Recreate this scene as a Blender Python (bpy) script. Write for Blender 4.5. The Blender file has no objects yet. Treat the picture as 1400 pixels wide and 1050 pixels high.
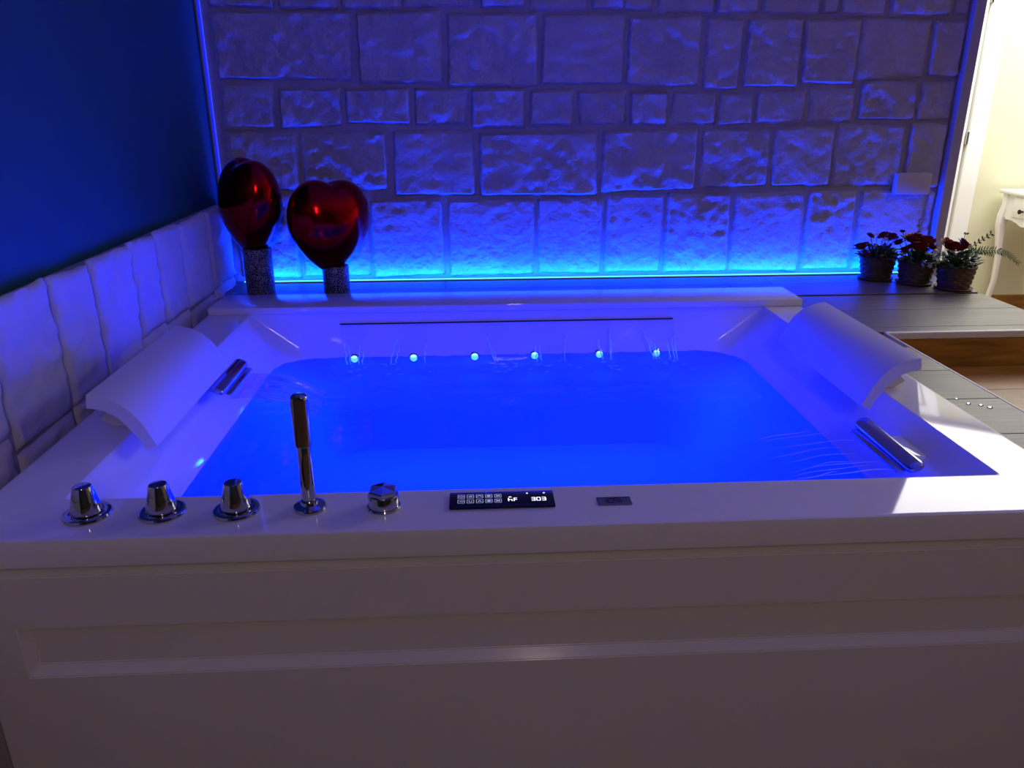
import bpy, bmesh, math, random
from mathutils import Vector, Matrix, noise
PI = math.pi
rnd = random.Random(7)
S = bpy.context.scene
COL = S.collection

# ------------------------------------------------------------------ camera
def set_camera():
    yaw, pitch, roll = (math.radians(a) for a in (2.815, 20.07, -0.234))
    F = Vector((math.sin(yaw) * math.cos(pitch), math.cos(yaw) * math.cos(pitch), -math.sin(pitch)))
    R = Vector((math.cos(yaw), -math.sin(yaw), 0)); U = R.cross(F)
    R2 = R * math.cos(roll) + U * math.sin(roll); U2 = U * math.cos(roll) - R * math.sin(roll)
    cd = bpy.data.cameras.new('camera'); cd.sensor_width = 36; cd.lens = 36 * 1076.6 / 1400
    cd.clip_start = 0.02
    o = bpy.data.objects.new('camera', cd); COL.objects.link(o)
    M = Matrix((R2, U2, -F)).transposed().to_4x4(); M.translation = (0, 0, 1.274)
    o.matrix_world = M; S.camera = o
set_camera()

# ------------------------------------------------------------------ world, lights, exposure
w = bpy.data.worlds.new('world'); S.world = w; w.use_nodes = True
w.node_tree.nodes['Background'].inputs[0].default_value = (1, 0.8, 0.65, 1)
w.node_tree.nodes['Background'].inputs[1].default_value = 0.0
S.view_settings.view_transform = 'Standard'; S.view_settings.look = 'None'
S.view_settings.exposure = 0; S.view_settings.gamma = 1
S.view_settings.use_curve_mapping = False
try: S.cycles.use_denoising = True
except Exception: pass

BLUE = (0.0, 0.030, 1.0)
def area(name, loc, direction, sx, sy, power, color, spread=180):
    l = bpy.data.lights.new(name, 'AREA'); l.shape = 'RECTANGLE'; l.size = sx; l.size_y = sy
    l.energy = power; l.color = color; l.spread = math.radians(spread)
    o = bpy.data.objects.new(name, l); COL.objects.link(o); o.location = loc
    o.rotation_euler = Vector(direction).to_track_quat('-Z', 'Y').to_euler()
    return o
def point(name, loc, r, power, color):
    l = bpy.data.lights.new(name, 'POINT'); l.energy = power; l.color = color; l.shadow_soft_size = r
    o = bpy.data.objects.new(name, l); COL.objects.link(o); o.location = loc
    return o
# dim warm ceiling lamp of the tub room, behind the camera
area('room_lamp', (0.30, -1.45, 2.25), (0, 1, -0.66), 0.12, 0.85, 8.4, (1, 0.76, 0.64))
# small lamp over the steps beside the tub
area('step_lamp', (2.5, 1.1, 2.44), (0, 0.25, -1), 0.25, 0.25, 5.0, (1, 0.86, 0.60), 95)
# large bright ceiling panel of the next room
area('next_room_lamp', (3.05, 3.80, 2.165), (0, 0, -1), 2.2, 1.6, 66, (1, 0.98, 0.92))
# blue led strip lying at the foot of the stone wall
area('led_strip_light', (0.42, 2.806, 0.662), (0, 0.62, 0.78), 2.44, 0.010, 42.0, (0.0, 0.024, 1.0))
# blue led strip standing in the corner
area('corner_strip_light', (-0.858, 2.842, 1.68), (-0.8, -0.6, 0), 0.008, 1.45, 0.25, (0.02, 0.05, 1.0))
# lamps under the water along the back wall of the tub
LAMP_X = (-0.372, -0.190, -0.001, 0.186, 0.389, 0.569)
for lx in LAMP_X:
    area('tub_lamp_light', (lx, 2.322, 0.505), (0, -1, -0.25), 0.018, 0.018, 5.0, (0.001, 0.017, 1.0))

# ------------------------------------------------------------------ materials
def mat(name, base, rough=0.5, metal=0.0, coat=0.0, emit=None, es=0.0, var=0.0, vscale=8.0, bump=0.0, bscale=40.0, bdist=0.01, spec=0.5, vstretch=None, base2=None):
    m = bpy.data.materials.new(name); m.use_nodes = True
    nt = m.node_tree; b = nt.nodes['Principled BSDF']
    b.inputs['Base Color'].default_value = (*base, 1); b.inputs['Roughness'].default_value = rough
    b.inputs['Metallic'].default_value = metal; b.inputs['Coat Weight'].default_value = coat
    b.inputs['Coat Roughness'].default_value = 0.03
    b.inputs['Specular IOR Level'].default_value = spec
    if emit: b.inputs['Emission Color'].default_value = (*emit, 1); b.inputs['Emission Strength'].default_value = es
    tc = None
    if var or bump:
        tc = nt.nodes.new('ShaderNodeTexCoord'); mp = nt.nodes.new('ShaderNodeMapping')
        nt.links.new(tc.outputs['Object'], mp.inputs[0])
        if vstretch: mp.inputs['Scale'].default_value = vstretch
        oi = nt.nodes.new('ShaderNodeObjectInfo'); mul = nt.nodes.new('ShaderNodeMath'); mul.operation = 'MULTIPLY'; mul.inputs[1].default_value = 37.0
        nt.links.new(oi.outputs['Random'], mul.inputs[0]); nt.links.new(mul.outputs[0], mp.inputs['Location'])
    if var:
        n = nt.nodes.new('ShaderNodeTexNoise'); n.inputs['Scale'].default_value = vscale; n.inputs['Detail'].default_value = 6
        nt.links.new(mp.outputs[0], n.inputs['Vector'])
        mx = nt.nodes.new('ShaderNodeMix'); mx.data_type = 'RGBA'
        b2 = base2 or tuple(c * (1 - var) for c in base)
        mx.inputs['A'].default_value = (*b2, 1); mx.inputs['B'].default_value = (*base, 1)
        r = nt.nodes.new('ShaderNodeMapRange'); r.inputs[1].default_value = 0.3; r.inputs[2].default_value = 0.7
        nt.links.new(n.outputs[0], r.inputs[0]); nt.links.new(r.outputs[0], mx.inputs['Factor'])
        nt.links.new(mx.outputs['Result'], b.inputs['Base Color'])
    if bump:
        n2 = nt.nodes.new('ShaderNodeTexNoise'); n2.inputs['Scale'].default_value = bscale; n2.inputs['Detail'].default_value = 8
        n2.inputs['Roughness'].default_value = 0.6
        nt.links.new(mp.outputs[0], n2.inputs['Vector'])
        bp = nt.nodes.new('ShaderNodeBump'); bp.inputs['Strength'].default_value = bump; bp.inputs['Distance'].default_value = bdist
        nt.links.new(n2.outputs[0], bp.inputs['Height']); nt.links.new(bp.outputs[0], b.inputs['Normal'])
    return m

M = {}
M['acrylic'] = mat('white_acrylic', (0.80, 0.78, 0.76), 0.05, coat=0.1)
M['acrylic_panel'] = mat('white_acrylic_panel', (0.78, 0.75, 0.72), 0.11)
M['cushion'] = mat('pale_cushion', (0.74, 0.72, 0.72), 0.38, bump=0.05, bscale=300, bdist=0.001)
M['bracket'] = mat('bracket_plastic', (0.72, 0.66, 0.58), 0.4)
M['chrome'] = mat('chrome', (0.52, 0.52, 0.55), 0.06, 1.0)
M['chrome_satin'] = mat('satin_chrome', (0.50, 0.52, 0.62), 0.22, 1.0)
M['black'] = mat('black_glass', (0.006, 0.006, 0.02), 0.15)
M['slot'] = mat('dark_slot', (0.02, 0.02, 0.03), 0.5)
M['plate'] = mat('smoked_plate', (0.15, 0.14, 0.22), 0.35)
M['emblem'] = mat('emblem_dark', (0.004, 0.004, 0.02), 0.3)
M['icon'] = mat('icon_light', (0.5, 0.5, 0.6), 0.4, emit=(0.55, 0.6, 1.0), es=0.45)
M['digit'] = mat('digit_light', (0.8, 0.8, 0.8), 0.4, emit=(0.9, 0.92, 1.0), es=1.3)
M['stone'] = mat('pale_limestone', (0.56, 0.52, 0.49), 0.85, var=0.22, vscale=9, bump=1.0, bscale=36, bdist=0.014)
M['stone_low'] = mat('pale_limestone_smooth', (0.66, 0.63, 0.62), 0.85, var=0.12, vscale=10, bump=0.35, bscale=45, bdist=0.005)
M['mortar'] = mat('mortar', (0.43, 0.39, 0.37), 0.95, var=0.2, vscale=14, bump=0.5, bscale=70, bdist=0.004)
M['paint_blue'] = mat('deep_blue_paint', (0.003, 0.090, 0.090), 0.6, var=0.08, vscale=3)
M['acrylic_low'] = mat('white_acrylic_textured', (0.80, 0.78, 0.76), 0.55, spec=0.25)
M['paint_dark'] = mat('taupe_paint', (0.060, 0.048, 0.045), 0.7)
M['paint_ceiling'] = mat('ceiling_paint', (0.82, 0.81, 0.80), 0.8)
M['paint_white'] = mat('white_paint', (0.74, 0.70, 0.66), 0.7)
M['paint_yellow'] = mat('pale_yellow_paint', (0.80, 0.79, 0.56), 0.7, var=0.05, vscale=4)
M['trim_grey'] = mat('grey_trim', (0.42, 0.38, 0.42), 0.6)
M['white_gloss'] = mat('white_lacquer', (0.93, 0.93, 0.91), 0.3)
M['plate_white'] = mat('cover_plastic', (0.55, 0.50, 0.52), 0.5)
M['red'] = mat('red_foil', (0.42, 0.004, 0.010), 0.17, 1.0)
M['vase'] = None
M['wood_red'] = mat('red_brown_wood', (0.11, 0.022, 0.010), 0.4, var=0.5, vscale=6, vstretch=(1, 1, 12))
M['wood_floor'] = mat('oak_floor', (0.30, 0.16, 0.07), 0.4, var=0.5, vscale=5, vstretch=(1, 9, 1))
M['riser'] = mat('honey_wood', (0.42, 0.185, 0.025), 0.35, var=0.55, vscale=5, vstretch=(1.2, 3, 11), bump=0.1, bscale=20)
M['nosing'] = mat('pale_nosing', (0.62, 0.58, 0.52), 0.4)
M['bronze'] = mat('dark_bronze', (0.05, 0.035, 0.02), 0.4, 0.8)
M['wicker'] = mat('brown_wicker', (0.12, 0.06, 0.028), 0.6, var=0.6, vscale=60, bump=0.3, bscale=120, bdist=0.002)
M['soil'] = mat('soil', (0.03, 0.02, 0.012), 0.9)
M['rose'] = mat('red_petal', (0.24, 0.006, 0.010), 0.6, var=0.4, vscale=40)
M['leaf'] = mat('green_leaf', (0.055, 0.12, 0.045), 0.5, var=0.5, vscale=50)
M['fern'] = mat('pale_green_leaf', (0.14, 0.30, 0.13), 0.5, var=0.4, vscale=60)
M['white_petal'] = mat('white_petal', (0.75, 0.75, 0.78), 0.6)
M['sprig'] = mat('grey_green_sprig', (0.16, 0.19, 0.15), 0.6)
M['led'] = mat('led_glow', (0.1, 0.5, 0.9), 0.4, emit=(0.10, 0.75, 1.0), es=1.6)
M['lens'] = mat('lamp_lens', (0.3, 0.9, 1.0), 0.2, emit=(0.40, 1.0, 1.0), es=1.5)
M['lensblue'] = mat('blue_strip_glow', (0.05, 0.1, 0.9), 0.4, emit=(0.02, 0.04, 1.0), es=0.35)

def plank_mat():
    m = mat('grey_plank', (0.175, 0.145, 0.125), 0.42, var=0.5, vscale=7, vstretch=(0.9, 14, 8), bump=0.12, bscale=30, bdist=0.003)
    nt = m.node_tree; b = nt.nodes['Principled BSDF']
    src = b.inputs['Base Color'].links[0].from_socket
    at = nt.nodes.new('ShaderNodeAttribute'); at.attribute_type = 'OBJECT'; at.attribute_name = 'tone'
    mx = nt.nodes.new('ShaderNodeMix'); mx.data_type = 'RGBA'; mx.blend_type = 'MULTIPLY'; mx.inputs['Factor'].default_value = 1
    nt.links.new(src, mx.inputs['A']); nt.links.new(at.outputs['Color'], mx.inputs['B'])
    nt.links.new(mx.outputs['Result'], b.inputs['Base Color'])
    return m
M['plank'] = plank_mat()

def vase_mat():
    m = mat('crackled_silver', (0.05, 0.05, 0.06), 0.35, 0.4)
    nt = m.node_tree; b = nt.nodes['Principled BSDF']
    tc = nt.nodes.new('ShaderNodeTexCoord'); v = nt.nodes.new('ShaderNodeTexVoronoi'); v.feature = 'DISTANCE_TO_EDGE'; v.inputs['Scale'].default_value = 135
    nt.links.new(tc.outputs['Object'], v.inputs['Vector'])
    r = nt.nodes.new('ShaderNodeMapRange'); r.inputs[1].default_value = 0.05; r.inputs[2].default_value = 0.18
    nt.links.new(v.outputs['Distance'], r.inputs[0])
    mx = nt.nodes.new('ShaderNodeMix'); mx.data_type = 'RGBA'
    mx.inputs['A'].default_value = (0.30, 0.29, 0.30, 1); mx.inputs['B'].default_value = (0.012, 0.011, 0.014, 1)
    nt.links.new(r.outputs[0], mx.inputs['Factor']); nt.links.new(mx.outputs['Result'], b.inputs['Base Color'])
    bp = nt.nodes.new('ShaderNodeBump'); bp.inputs['Strength'].default_value = 0.5; bp.inputs['Distance'].default_value = 0.002; bp.invert = True
    nt.links.new(r.outputs[0], bp.inputs['Height']); nt.links.new(bp.outputs[0], b.inputs['Normal'])
    return m
M['vase'] = vase_mat()

def water_mat(name, tint, ior=1.33, bump=0.0, refl=1.0):
    m = bpy.data.materials.new(name); m.use_nodes = True; nt = m.node_tree; nt.nodes.clear()
    out = nt.nodes.new('ShaderNodeOutputMaterial'); mix = nt.nodes.new('ShaderNodeMixShader')
    tr = nt.nodes.new('ShaderNodeBsdfTransparent'); tr.inputs[0].default_value = (*tint, 1)
    gl = nt.nodes.new('ShaderNodeBsdfGlossy'); gl.inputs['Roughness'].default_value = 0.04
    fr = nt.nodes.new('ShaderNodeFresnel'); fr.inputs[0].default_value = ior
    mu = nt.nodes.new('ShaderNodeMath'); mu.operation = 'MULTIPLY'; mu.inputs[1].default_value = refl
    nt.links.new(fr.outputs[0], mu.inputs[0]); nt.links.new(mu.outputs[0], mix.inputs[0]); nt.links.new(tr.outputs[0], mix.inputs[1]); nt.links.new(gl.outputs[0], mix.inputs[2])
    nt.links.new(mix.outputs[0], out.inputs[0])
    if bump:
        tc = nt.nodes.new('ShaderNodeTexCoord'); n = nt.nodes.new('ShaderNodeTexNoise'); n.inputs['Scale'].default_value = 22; n.inputs['Detail'].default_value = 3
        nt.links.new(tc.outputs['Object'], n.inputs['Vector'])
        bp = nt.nodes.new('ShaderNodeBump'); bp.inputs['Strength'].default_value = bump; bp.inputs['Distance'].default_value = 0.01
        nt.links.new(n.outputs[0], bp.inputs['Height'])
        nt.links.new(bp.outputs[0], fr.inputs['Normal']); nt.links.new(bp.outputs[0], gl.inputs['Normal'])
    return m
M['water'] = water_mat('bath_water', (0.25, 0.50, 1.0), 1.33, 0.12)
M['fall'] = water_mat('falling_water', (0.95, 0.97, 1.0), 1.20, refl=0.35)
def glass_water():
    m = bpy.data.materials.new('water_rope'); m.use_nodes = True; nt = m.node_tree; nt.nodes.clear()
    out = nt.nodes.new('ShaderNodeOutputMaterial'); g = nt.nodes.new('ShaderNodeBsdfGlass'); g.inputs['IOR'].default_value = 1.33; g.inputs['Roughness'].default_value = 0.05
    nt.links.new(g.outputs[0], out.inputs[0]); return m
M['rope'] = glass_water()
def foam_glint_mat():
    m = bpy.data.materials.new('water_foam_glint'); m.use_nodes = True; nt = m.node_tree; nt.nodes.clear()
    out = nt.nodes.new('ShaderNodeOutputMaterial'); mx = nt.nodes.new('ShaderNodeMixShader'); m2 = nt.nodes.new('ShaderNodeMixShader')
    d = nt.nodes.new('ShaderNodeBsdfDiffuse'); t = nt.nodes.new('ShaderNodeBsdfTranslucent'); tr = nt.nodes.new('ShaderNodeBsdfTransparent')
    for n in (d, t): n.inputs[0].default_value = (0.92, 0.95, 1, 1)
    nt.links.new(d.outputs[0], mx.inputs[1]); nt.links.new(t.outputs[0], mx.inputs[2])
    m2.inputs[0].default_value = 0.70; nt.links.new(tr.outputs[0], m2.inputs[1]); nt.links.new(mx.outputs[0], m2.inputs[2]); nt.links.new(m2.outputs[0], out.inputs[0])
    return m
M['foam_glint'] = foam_glint_mat()

# ------------------------------------------------------------------ mesh helpers
def obj(name, bm, m, parent=None, smooth=None, kind=None):
    me = bpy.data.meshes.new(name); bm.normal_update(); bm.to_mesh(me); bm.free()
    if m: me.materials.append(M[m] if isinstance(m, str) else m)
    if smooth is not None:
        for p in me.polygons: p.use_smooth = True
        me.set_sharp_from_angle(angle=math.radians(smooth))
    o = bpy.data.objects.new(name, me); COL.objects.link(o)
    if parent: o.parent = parent
    if kind: o['kind'] = kind
    return o
def local(o, loc):
    """move an object's origin to loc (world) without moving its mesh; parent assumed at identity or None"""
    v = Vector(loc)
    o.data.transform(Matrix.Translation(-v)); o.location = v
    return o
def tag(o, label, cat, group=None, kind=None):
    o['label'] = label; o['category'] = cat
    if group: o['group'] = group
    if kind: o['kind'] = kind
    return o
def thing(name, label, cat, loc=(0, 0, 0), rz=0, group=None):
    o = bpy.data.objects.new(name, None); COL.objects.link(o); o.location = loc; o.rotation_euler = (0, 0, rz)
    o.empty_display_size = 0.05
    return tag(o, label, cat, group)
def box(bm, x0, x1, y0, y1, z0, z1, bev=0.0, seg=2):
    vs = [bm.verts.new(p) for p in ((x0, y0, z0), (x1, y0, z0), (x1, y1, z0), (x0, y1, z0), (x0, y0, z1), (x1, y0, z1), (x1, y1, z1), (x0, y1, z1))]
    fs = [bm.faces.new([vs[i] for i in f]) for f in ((3, 2, 1, 0), (4, 5, 6, 7), (0, 1, 5, 4), (1, 2, 6, 5), (2, 3, 7, 6), (3, 0, 4, 7))]
    if bev:
        es = {e for f in fs for e in f.edges}
        bmesh.ops.bevel(bm, geom=list(es), offset=bev, segments=seg, affect='EDGES', profile=0.5)
    return bm
def bx(*a, **k): return box(bmesh.new(), *a, **k)
def loft(bm, rings, close=True, cap0=False, cap1=False):
    R = [[bm.verts.new(p) for p in r] for r in rings]; n = len(R[0])
    for a, b in zip(R, R[1:]):
        for i in range(n if close else n - 1):
            j = (i + 1) % n
            bm.faces.new((a[i], a[j], b[j], b[i]))
    if cap0: bm.faces.new(R[0][::-1])
    if cap1: bm.faces.new(R[-1])
    return bm
def circ(c, r, n, z=0.0, ph=0.0): return [(c[0] + r * math.cos(2 * PI * i / n + ph), c[1] + r * math.sin(2 * PI * i / n + ph), c[2] + z) for i in range(n)]
def lathe(prof, c=(0, 0, 0), n=32, bm=None):
    return loft(bm or bmesh.new(), [circ(c, max(r, 1e-5), n, z) for r, z in prof], cap0=True, cap1=True)
def tube(bm, pts, rad, n=8, caps=True):
    pts = [Vector(p) for p in pts]; rings = []
    for i, p in enumerate(pts):
        t = (pts[min(i + 1, len(pts) - 1)] - pts[max(i - 1, 0)]).normalized()
        a = t.cross(Vector((0, 0, 1)))
        if a.length < 0.05: a = t.cross(Vector((0, 1, 0)))
        a.normalize(); b = t.cross(a)
        r = rad[i] if isinstance(rad, (list, tuple)) else rad
        rings.append([p + a * r * math.cos(2 * PI * k / n) + b * r * math.sin(2 * PI * k / n) for k in range(n)])
    return loft(bm, rings, cap0=caps, cap1=caps)
def rrect(x0, x1, y0, y1, r, z, k=6):
    pts = []
    for cx, cy, a0 in ((x1 - r, y1 - r, 0), (x0 + r, y1 - r, PI / 2), (x0 + r, y0 + r, PI), (x1 - r, y0 + r, 1.5 * PI)):
        for i in range(k + 1):
            a = a0 + PI / 2 * i / k
            pts.append((cx + r * math.cos(a), cy + r * math.sin(a), z))
    return pts
def struct(name, bm, m, parent=None, smooth=None):
    o = obj(name, bm, m, parent, smooth)
    if not parent: o['kind'] = 'structure'
    return o

# ------------------------------------------------------------------ room shell
X_L = -0.878                      # painted left wall
struct('floor', bx(-1.1, 5.2, -2.2, 4.85, -0.1, 0.0), 'wood_floor')
struct('ceiling', bx(-1.1, 5.2, -2.2, 4.85, 2.5, 2.6), 'paint_ceiling')
struct('added_ceiling_drop', bx(1.74, 5.05, 2.975, 4.70, 2.175, 2.5), 'paint_ceiling')  # unseen drop, added so the lamp panel mirrors further across the tub rim
wall_left = struct('wall_left', bx(X_L - 0.12, X_L, -2.2, 2.97, 0, 2.5), 'paint_blue')
wall_back = struct('wall_back', bx(X_L, 1.70, 2.846, 2.97, 0, 2.5), 'mortar')
struct('wall_front', bx(-1.1, 5.2, -2.2, -2.1, 0, 2.5), 'paint_dark')
struct('wall_far', bx(1.0, 5.2, 4.70, 4.85, 0, 2.5), 'paint_yellow')
struct('wall_right', bx(5.05, 5.2, -2.1, 4.70, 0, 2.5), 'paint_white')
struct('wall_side', bx(1.0, 1.12, 2.97, 4.70, 0, 2.5), 'paint_yellow')
struct('baseboard_far', bx(3.0, 5.05, 4.685, 4.70, 0, 0.088, bev=0.003), 'riser')
# grey end trim of the stone wall
struct('trim_1', bx(1.686, 1.724, 2.806, 2.975, 0.0, 2.5, bev=0.004), 'trim_grey')
# white door with casing on the far wall
d = struct('door_1', bx(2.00, 2.88, 4.665, 4.70, 0.0, 2.00, bev=0.004), 'white_gloss')
for z0, z1 in ((0.18, 0.92), (1.02, 1.88)):
    struct('door_panel', bx(2.13, 2.75, 4.655, 4.668, z0, z1, bev=0.006), 'white_gloss', d)
struct('door_casing', bx(2.895, 2.996, 4.655, 4.70, 0.0, 2.10, bev=0.006), 'white_gloss', d)
struct('door_casing', bx(1.885, 1.985, 4.655, 4.70, 0.0, 2.10, bev=0.006), 'white_gloss', d)
struct('door_casing', bx(1.985, 2.895, 4.655, 4.70, 2.015, 2.10, bev=0.006), 'white_gloss', d)
for z0 in (0.25, 1.00, 1.75):
    struct('hinge', bx(2.881, 2.894, 4.650, 4.668, z0, z0 + 0.075, bev=0.003), 'chrome', d)

# ------------------------------------------------------------------ stones of the back wall
ROWS = [
    [(-0.83, -0.619, 1.545, 1.791), (-0.615, -0.424, 1.541, 1.792), (-0.41, -0.219, 1.541, 1.792), (-0.208, 0.022, 1.546, 1.793), (0.038, 0.191, 1.542, 1.794), (0.201, 0.396, 1.538, 1.795), (0.405, 0.513, 1.538, 1.795), (0.517, 0.613, 1.54, 1.796), (0.628, 0.816, 1.534, 1.796), (0.823, 0.969, 1.529, 1.797), (0.977, 1.17, 1.525, 1.798), (1.177, 1.238, 1.525, 1.798), (1.243, 1.401, 1.525, 1.798), (1.408, 1.622, 1.525, 1.799), (1.63, 1.683, 1.521, 1.8)],
    [(-0.832, -0.386, 1.328, 1.539), (-0.37, -0.088, 1.316, 1.535), (-0.072, 0.231, 1.306, 1.531), (0.243, 0.524, 1.307, 1.525), (0.534, 0.784, 1.304, 1.52), (0.794, 0.923, 1.294, 1.514), (0.933, 1.124, 1.298, 1.514), (1.13, 1.32, 1.309, 1.514), (1.328, 1.562, 1.325, 1.516), (1.57, 1.684, 1.331, 1.508)],
    [(-0.83, -0.654, 1.175, 1.317), (-0.643, -0.427, 1.178, 1.305), (-0.415, -0.202, 1.187, 1.302), (-0.19, -0.011, 1.183, 1.302), (0.007, 0.192, 1.175, 1.301), (0.205, 0.357, 1.181, 1.296), (0.37, 0.535, 1.18, 1.291), (0.546, 0.679, 1.179, 1.29), (0.692, 0.845, 1.181, 1.287), (0.855, 0.978, 1.175, 1.284), (0.989, 1.163, 1.184, 1.291), (1.179, 1.334, 1.183, 1.29), (1.352, 1.552, 1.187, 1.318), (1.561, 1.683, 1.186, 1.315)],
    [(-0.828, -0.592, 0.968, 1.163), (-0.58, -0.289, 0.965, 1.164), (-0.267, 0.01, 0.947, 1.162), (0.033, 0.443, 0.944, 1.16), (0.459, 0.793, 0.955, 1.162), (0.803, 1.054, 0.965, 1.165), (1.064, 1.279, 0.965, 1.169), (1.288, 1.536, 0.965, 1.177), (1.545, 1.683, 0.958, 1.176)],
    [(-0.826, -0.622, 0.66, 0.958), (-0.612, -0.372, 0.66, 0.951), (-0.36, -0.104, 0.66, 0.937), (-0.089, 0.222, 0.66, 0.933), (0.233, 0.468, 0.66, 0.935), (0.483, 0.688, 0.66, 0.943), (0.701, 0.932, 0.66, 0.946), (0.945, 1.198, 0.66, 0.951), (1.215, 1.388, 0.66, 0.954), (1.402, 1.645, 0.66, 0.952), (1.654, 1.683, 0.66, 0.95)],
]
z = 1.808
for h in (0.21, 0.12, 0.20, 0.13):
    x = -0.832; row = []
    while x < 1.67:
        x1 = min(1.683, x + rnd.uniform(0.15, 0.32))
        if 1.683 - x1 < 0.06: x1 = 1.683
        row.append((x, x1 - 0.005, z + 0.004, min(z + h - 0.004, 2.495))); x = x1 + 0.005
    ROWS.append(row); z += h

def rough(u, v, seed, amt):
    """split-face relief, 0..1"""
    p = Vector((u * 9 + seed * 3.7, v * 11 + seed * 1.3, seed))
    a = noise.noise(p * 0.7) * 0.5
    b = abs(noise.noise(p * 1.7 + Vector((5, 1, 2)))) * 1.1 ; c = noise.noise(p * 4.2) * 0.34
    e = noise.noise(p * 9.0) * 0.17
    f = math.floor((a + b) * 5) / 5 * 0.6 + (a + b) * 0.4       # little ledges
    return (f * 0.75 + c + e) * amt
def stone_bm(w_, h_, dep, seed, amt, step=0.011, rounded=0.010):
    nx = max(4, int(w_ / step)); nz = max(4, int(h_ / step)); bm = bmesh.new(); g = []
    ju = [rnd.uniform(-1, 1) * 0.006 for _ in range(8)]
    for j in range(nz + 1):
        r = []
        for i in range(nx + 1):
            u, v = i / nx, j / nz
            ex = 0.004 * noise.noise(Vector((v * 5, seed, 3))) ; ez = 0.004 * noise.noise(Vector((u * w_ * 22, seed, 8)))
            sx = (ju[0] * (1 - v) + ju[1] * v) * (1 - u) + (ju[2] * (1 - v) + ju[3] * v) * u
            sz = (ju[4] * (1 - u) + ju[5] * u) * (1 - v) + (ju[6] * (1 - u) + ju[7] * u) * v
            px = (u - 0.5) * w_ + (sx + ex) * (1 if u in (0, 1) else 0.5); pz = (v - 0.5) * h_ + (sz + ez) * (1 if v in (0, 1) else 0.5)
            e = min(u * w_, (1 - u) * w_, v * h_, (1 - v) * h_)
            k = min(1.0, e / rounded); k = math.sqrt(1 - (1 - k) ** 2)
            hgt = dep * (0.15 + 0.85 * k) + rough(px, pz, seed, amt) * k
            r.append(bm.verts.new((px, -hgt, pz)))
        g.append(r)
    for j in range(nz):
        for i in range(nx):
            bm.faces.new((g[j][i], g[j][i + 1], g[j + 1][i + 1], g[j + 1][i]))
    ring = [g[0][i] for i in range(nx)] + [g[j][nx] for j in range(nz)] + [g[nz][nx - i] for i in range(nx)] + [g[nz - j][0] for j in range(nz)]
    back = [bm.verts.new((v_.co.x, 0.004, v_.co.z)) for v_ in ring]
    n = len(ring)
    for i in range(n):
        j = (i + 1) % n; bm.faces.new((ring[j], ring[i], back[i], back[j]))
    return bm
s_i = 0
for ri, row in enumerate(ROWS):
    for (x0, x1, z0, z1) in row:
        s_i += 1
        big = ri <= 4
        flat = rnd.random() < 0.35
        dep = rnd.uniform(0.009, 0.017); amt = 0.005 if flat else rnd.uniform(0.010, 0.017)
        o = obj('stone', stone_bm(x1 - x0, z1 - z0, dep, s_i * 1.17, amt, 0.0095 if big else 0.022), 'stone', wall_back, smooth=50)
        o.location = ((x0 + x1) / 2, 2.846, (z0 + z1) / 2)

# ------------------------------------------------------------------ low stone cladding along the left wall
led = struct('wall_left_cladding', bx(X_L, X_L + 0.029, 0.2, 2.80, 0.42, 0.930), 'mortar')
led.name = 'wall_cladding'
YJ = [0.20, 0.46, 0.75, 0.98, 1.18, 1.36, 1.58, 1.755, 1.974, 2.141, 2.326, 2.563, 2.80]
for i in range(len(YJ) - 1):
    hz = [0.42, 0.69 + rnd.uniform(-0.04, 0.02), 0.937 + rnd.uniform(-0.006, 0.006)]
    for k in range(2):
        s_i += 1
        o = obj('stone', stone_bm(YJ[i + 1] - YJ[i] - 0.006, hz[k + 1] - hz[k] - 0.005, rnd.uniform(0.007, 0.011), s_i * 1.31, 0.012, 0.010, 0.014), 'stone_low', led, smooth=60)
        o.rotation_euler = (0, 0, PI / 2)
        o.location = (X_L + 0.029, (YJ[i] + YJ[i + 1]) / 2, (hz[k] + hz[k + 1]) / 2)
struct('trim_2', bx(X_L, -0.826, 0.2, 1.30, 0.0, 0.42, bev=0.004), 'wood_red')
struct('trim_3', bx(-0.823, -0.800, 1.075, 1.12, 0.0, 0.60, bev=0.003), 'trim_grey')

# ------------------------------------------------------------------ raised wooden deck
platform = struct('floor_platform', bx(X_L + 0.002, 1.690, 2.505, 2.844, 0.0, 0.634), 'mortar')
pb = bx(1.145, 1.690, 2.062, 2.505, 0.0, 0.634); struct('platform_base', pb, 'mortar', platform)
pb = bx(1.014, 1.141, 1.06, 2.505, 0.0, 0.634); struct('platform_base', pb, 'mortar', platform)
YP = [1.05, 1.176, 1.362, 1.549, 1.736, 1.923, 2.11, 2.297, 2.484, 2.671, 2.845]
tones = [(1, 1, 1), (0.8, 0.8, 0.8), (1.1, 1.1, 1.08), (0.62, 0.62, 0.64), (1.25, 1.22, 1.12), (0.75, 0.74, 0.74), (0.95, 0.95, 0.95), (1.05, 1.05, 1.05), (0.8, 0.8, 0.82), (1, 1, 1)]
def plank(x0, x1, y0, y1, z0, z1, tone, parent):
    o = struct('plank', bx(x0, x1, y0 + 0.0008, y1 - 0.0008, z0, z1, bev=0.0012, seg=1), 'plank', parent)
    local(o, ((x0 + x1) / 2, (y0 + y1) / 2, z1)); o['tone'] = tone
    return o
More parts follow.
